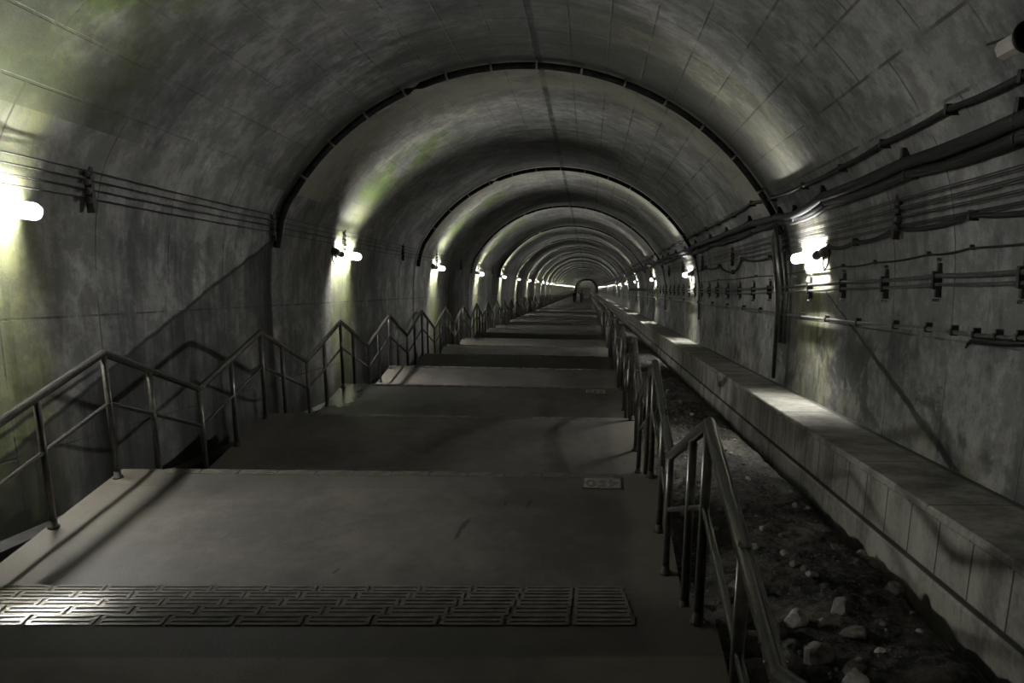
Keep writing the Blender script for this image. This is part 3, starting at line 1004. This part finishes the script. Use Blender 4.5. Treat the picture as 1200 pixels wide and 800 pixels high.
kE = [(-8, 2.09), (4.9, 2.09), (6.42, 2.095), (8.05, 2.09), (9.5, 2.06), (11.1, 2.05), (12.78, 2.02), (15.68, 1.985)]
sE = stops(0, 1.6, 1.96, .015, 90, known=kE)
run('wall_pipe', sag(sE, .008, .06), .024, M_CABLE2, 'upper of two parallel cable pipes on right wall brackets', 'pipe', clips=[s[0] for s in sE if s[0] < 70], clip=clip_small)
run('wall_pipe', sag([(y, r - .085) for y, r in sE], .008, .06), .018, M_CABLE2, 'lower of two parallel cable pipes on right wall brackets', 'pipe', clips=[s[0] for s in sE if s[0] < 70], clip=clip_small)
bp = None
bn = 0
names = {4.9: None}
for y, r in sE:
    if y < 4 or y > 48: continue
    rel = r - .04
    x = shell_off(rel, .0, 1)
    if bp is None:
        bp = bpy.data.objects.new('cable_bracket', None); COL.objects.link(bp)
        MB().box(-.05, .01, -.022, .022, -.17, .17, False).build('bracket_plate', M_BRKT, bp)
        for zz in (-.20, .20):
            mb = MB(); mb.tube([(0, 0, zz), (-.045, 0, zz)], .016, 8); mb.ico((-.05, 0, zz), .02, (1, 1, 1), 1); mb.build('anchor_bolt', M_BOLT, bp)
        o = bp
    else: o = copy_tree(bp)
    o.location = (x, y, zs(y, rel))
    if y < 11.8:
        lb = ['dark upright cable bracket just outside the right picture edge', 'upright cable bracket cut by the right picture edge',
              'upright cable bracket second from the right picture edge', 'upright cable bracket third from the right picture edge',
              'upright cable bracket close below the nearest right lamp'][min(bn, 4)]
        gp = 'cable brackets near the right picture edge'; bn += 1
    else: lb = 'small far upright cable bracket in the row beyond the first right lamp'; gp = 'far cable brackets on the right wall'
    tag(o, lb, 'bracket', gp)

kF = [(-8, 1.56), (3.5, 1.56), (6.27, 1.57), (6.98, 1.545), (8.07, 1.555), (9.13, 1.54), (10.49, 1.52), (13.07, 1.51), (18.27, 1.53), (27.5, 1.54), (60, 1.5), (140, 1.5)]
run('low_conduit', [(y, r, .045) for y, r in kF], .022, M_PIPE, 'lowest steel conduit running the length of the right wall', 'conduit',
    clips=[6.4, 6.75, 7.15, 7.6, 8.2, 9.1, 10.4, 11.8, 13.2, 14.8, 16.5, 18.3, 20.5, 23, 26, 30, 35], clip=lambda mb: (mb.box(-.03, .05, -.02, .02, -.03, .03, False), mb.box(-.02, .05, -.015, .015, .03, .065, False)))
run('cable_bundle', [(6.15, 1.535, .06), (6.5, 1.515, .07), (6.8, 1.51, .07), (7.1, 1.50, .07), (7.22, 1.47, .06), (7.27, 1.42, .06)], [.012, .025, .03, .028, .02, .008], M_BLACK,
    'black taped bundle on the lowest conduit near the right picture edge', 'cable')

# insulator racks
def make_rack(side):
    e = bpy.data.objects.new('insulator_rack', None); COL.objects.link(e)
    s = -side
    MB().box(min(0, s * .07), max(0, s * .07), -.03, .03, -.24, .24, False).build('rack_bar', M_BRKT, e)
    for zz in (.165, .08, -.01, -.10):
        mb = MB()
        mb.tube([(s * .03, -.03, zz), (s * .075, -.10, zz)], .012, 6)
        mb.tube([(s * .075, -.07, zz), (s * .075, -.085, zz), (s * .075, -.10, zz), (s * .075, -.115, zz), (s * .075, -.13, zz), (s * .075, -.15, zz)], [.022, .036, .024, .036, .034, .015], 10)
        mb.build('insulator', M_PORC, e)
    return e


rb = None
for i, y in enumerate([9.05, 14.3, 19.4, 24.5, 29.6, 34.7, 45]):
    o = rb if (rb and i == 0) else None
    if rb is None: rb = o = make_rack(1)
    else: o = copy_tree(rb)
    rel = 2.745
    o.location = (shell_off(rel, 0, 1), y, zs(y, rel))
    if y < 10: tag(o, 'black insulator rack holding thin wires on right wall, nearest the camera', 'insulator rack', 'insulator racks on the right wall')
    elif y < 15: tag(o, 'insulator rack beside the vertical pipes behind the first right lamp', 'insulator rack', 'insulator racks on the right wall')
    elif y < 20: tag(o, 'insulator rack above the dip of the looping cable on right wall', 'insulator rack', 'insulator racks on the right wall')
    else: tag(o, 'tiny far insulator rack among cables on the right wall', 'insulator rack', 'far insulator racks on the right wall')
rb = None
for i, y in enumerate([9.08, 14.05, 18.0, 23.5, 28.6, 34, 39.3, 45, 50]):
    if rb is None: rb = o = make_rack(-1)
    else: o = copy_tree(rb)
    rel = 2.79
    o.location = (shell_off(rel, 0, -1), y, zs(y, rel))
    lb = ['dark insulator rack on left wall right of the big near lamp', 'insulator rack on left wall beside the first arch conduit', 'insulator rack over the second left wall lamp'][i] if i < 3 else 'tiny far insulator rack on the left wall'
    tag(o, lb, 'insulator rack', 'insulator racks on the left wall' if i < 3 else 'far insulator racks on the left wall')
for i, rr in enumerate((2.955, 2.87, 2.78, 2.69)):
    P_ = [Vector((shell_off(q[1], .075, -1), q[0], zs(q[0], q[1]))) for q in sag([(-8, rr), (3, rr)] + [(v, rr - .004 * j) for j, v in enumerate([9.0, 14.0, 18.0, 23.4, 28.5, 34, 39.3, 45, 50, 56, 62, 68, 75, 82, 90])], .012, 0, 3)]
    e = empty('wire', P_[0], f'{posn[i]} of four thin wires strung along the left wall', 'wire', 'thin wires along the left wall')
    MB().tube([p - P_[0] for p in P_], .008, 5).build('sheath', M_WIRE, e)

# vertical pipes and switch box behind the first lamps on the right
e = empty('pipe_riser', (shell_off(2.4, .05, 1), 14.55, zs(14.55, 2.4)), 'cluster of upright pipes behind the nearest right wall lamp', 'pipe')
for dy, a_, b_ in ((0, 1.0, 3.05), (.16, 1.3, 2.95), (.34, .3, 2.9)):
    y = 14.55 + dy
    pts = [Vector((shell_off(r_, .06, 1), y, zs(y, r_))) - e.location for r_ in (a_, (a_ + b_) / 2, b_)]
    MB().tube(pts, .04, 10).build('pipe', M_PIPE, e)
bx = shell_off(2.1, 0, 1)
e = empty('switch_box', (bx, 13.72, zs(13.72, 2.1)), 'small grey switch box under the nearest right wall lamp', 'box')
MB().box(-.09, .0, -.08, .08, -.09, .09, False).build('case', M_HOUSE, e)
MB().box(-.10, -.088, -.05, .05, -.05, .05, False).build('cover', M_PIPE, e)

# horn device high on the right of the vault
px_, py_, prl = shell_off(3.58, .15, 1), 5.70, 3.58
e = empty('horn_speaker', (px_, py_, zs(py_, prl)), 'pale boxy device with black round ring high on the right vault', 'speaker')
ax = Vector((.05, -1, .22)).normalized()
def lathe(mb, axis, prof_, n=20):
    """closed profile of (distance along axis, radius) turned about an axis through the origin"""
    u = axis.orthogonal().normalized(); v = axis.cross(u)
    rg = [[mb.bm.verts.new(axis * d + (u * math.cos(2 * math.pi * j / n) + v * math.sin(2 * math.pi * j / n)) * max(r, .001)) for j in range(n)] for d, r in prof_]
    for i_ in range(len(rg) - 1):
        for j in range(n):
            mb.bm.faces.new((rg[i_][j], rg[i_][(j + 1) % n], rg[i_ + 1][(j + 1) % n], rg[i_ + 1][j])).smooth = n > 12


mb = MB(); lathe(mb, ax, [(.02, 0), (.02, .06), (.0, .07), (-.20, .068), (-.22, .055), (-.22, 0)], 8); mb.build('casing', M_BEIGE, e)
mb = MB(); lathe(mb, ax, [(.02, .05), (.03, .075), (.07, .10), (.10, .108), (.105, .095), (.085, .075), (.04, .03), (.035, 0)]); mb.build('horn', M_BLACK, e)
mb = MB(); mb.tube([(0, 0, -.02), (.12, .04, .08), (.2, .06, .1)], .022, 8); mb.build('mounting_arm', M_BRKT, e)
mb = MB(); mb.tube([(.04, .10, .05), (.02, .35, .03), (.06, .7, .02), (.14, 1.0, .0)], .01, 6); mb.build('cord', M_CABLE, e)

# ------------------------------------------------------------------ two people far down the stairs
def person(x, y, rz, top_m, label, coat, phase):
    zf = stair_floor(y)
    e = empty('person', (x, y, zf), label, 'person')
    e.rotation_euler = (0, 0, rz)

    def skin(name, verts, edges_, radii, mat, parent, sub=1):
        me = bpy.data.meshes.new(name); me.from_pydata([tuple(v) for v in verts], edges_, []); me.update()
        o = bpy.data.objects.new(name, me); COL.objects.link(o); o.parent = parent
        me.materials.append(mat)
        md = o.modifiers.new('skin', 'SKIN')
        for i, r in enumerate(radii): me.skin_vertices[0].data[i].radius = (r, r) if not isinstance(r, tuple) else r
        me.skin_vertices[0].data[0].use_root = True
        md.use_smooth_shade = True
        o.modifiers.new('sub', 'SUBSURF').levels = sub; o.modifiers['sub'].render_levels = sub
        return o

    st = .16 * phase
    V = [(0, 0, .93), (0, 0, 1.12), (0, .01, 1.34), (0, 0, 1.46), (0, -.01, 1.53), (0, -.015, 1.63), (0, -.01, 1.70)]
    Rr = [(.14, .10), (.125, .09), (.15, .10), .06, .05, .082, .06]
    E = [(0, 1), (1, 2), (2, 3), (3, 4), (4, 5), (5, 6)]
    def add(par, chain):
        for p, r in chain:
            V.append(p); Rr.append(r); E.append((par, len(V) - 1)); par = len(V) - 1
        return par
    for s in (-1, 1):
        d = st * s
        add(0, [((s * .09, 0, .86), .085), ((s * .10, -d * .6, .49), .06), ((s * .10, -d * .2, .10), .042), ((s * .10, -d * .2 - .12, .04), .035)])
        w = add(2, [((s * .18, 0, 1.37), .06), ((s * .22, d * .3, 1.10), .042), ((s * .23, d * .8 - .05, .86), .03), ((s * .23, d * .9 - .06, .79), .028)])
        for q in range(4):
            add(w, [((s * .23, V[w][1] - .025 + q * .017, .74), .009), ((s * .225, V[w][1] - .028 + q * .017, .70 + .006 * abs(q - 1)), .008)])
        add(w, [((s * .21, V[w][1] - .045, .76), .009), ((s * .205, V[w][1] - .055, .735), .008)])
    skin('body', V, E, Rr, M_SKIN, e)
    # jacket, trousers, hair
    Vj = [(0, 0, .90), (0, 0, 1.12), (0, .01, 1.34), (0, 0, 1.45)]; Rj = [(.165, .12), (.15, .11), (.175, .12), .075]; Ej = [(0, 1), (1, 2), (2, 3)]
    for s in (-1, 1):
        d = st * s
        b0 = len(Vj)
        Vj += [(s * .19, 0, 1.37), (s * .22, d * .3, 1.10), (s * .23, d * .8 - .05, .88)]; Rj += [.072, .056, .045]; Ej += [(2, b0), (b0, b0 + 1), (b0 + 1, b0 + 2)]
    skin('jacket', Vj, Ej, Rj, coat, e)
    Vt = [(0, 0, .93)]; Rt = [(.15, .11)]; Et = []
    for s in (-1, 1):
        d = st * s
        b0 = len(Vt)
        Vt += [(s * .09, 0, .86), (s * .10, -d * .6, .49), (s * .10, -d * .2, .09)]; Rt += [.10, .075, .058]; Et += [(0, b0), (b0, b0 + 1), (b0 + 1, b0 + 2)]
    skin('trousers', Vt, Et, Rt, M_TROUS, e)
    mb = MB(); mb.ico((0, .012, 1.67), .105, (.92, 1.05, 1.05), 2, smooth=True); mb.build('hair', M_HAIR, e)
    mb = MB(); mb.ico((0, -.115, 1.60), .02, (.7, 1, 1.2), 1)
    mb.build('nose', M_SKIN, e)
    for s in (-1, 1):
        MB().tube([(s * .10, .05 - st * s * .2, .03), (s * .10, -.15 - st * s * .2, .025)], [.05, .04], 8).build('shoe', M_BLACK, e)
    return e


pk = 29
person(-1.80, D1 + pk * L - .5, .15, 1.7, 'person in dark jacket walking far down the stairs', M_JACKET, 1)
person(-.93, D1 + pk * L - .35, -.1, 1.7, 'person in pale grey top walking beside one in dark jacket', M_SHIRT, -1)

# ------------------------------------------------------------------ world, camera, view
w = bpy.data.worlds.new('world'); sc.world = w; w.use_nodes = True
w.node_tree.nodes['Background'].inputs[0].default_value = (.0, .0, .0, 1)
w.node_tree.nodes['Background'].inputs[1].default_value = 0.0

cam = bpy.data.cameras.new('camera'); co = bpy.data.objects.new('camera', cam); COL.objects.link(co)
p, yaw, roll = .24190, -.0633, .0367
F = Vector((-math.sin(yaw) * math.cos(p), math.cos(yaw) * math.cos(p), -math.sin(p)))
rt = Vector((math.cos(yaw), math.sin(yaw), 0)); up = rt.cross(F)
r2 = rt * math.cos(roll) + up * math.sin(roll); u2 = up * math.cos(roll) - rt * math.sin(roll)
mt = Matrix((r2, u2, -F)).transposed().to_4x4()
mt.translation = (0, 0, EYE)
co.matrix_world = mt
cam.sensor_width = 36; cam.sensor_fit = 'HORIZONTAL'
cam.lens = 36 * 1009.0 / 1200
cam.shift_x = (600 - 751.32) / 1200
cam.shift_y = -(400 - 376.51) / 1200
cam.clip_end = 1000; cam.clip_start = .05
sc.camera = co
vs_ = sc.view_settings
vs_.view_transform = 'Standard'; vs_.look = 'None'; vs_.gamma = 1; vs_.use_curve_mapping = False
vs_.exposure = 0.95
sc.cycles.use_denoising = True
sc.cycles.max_bounces = 8
sc.cycles.diffuse_bounces = 5
sc.cycles.sample_clamp_indirect = 4
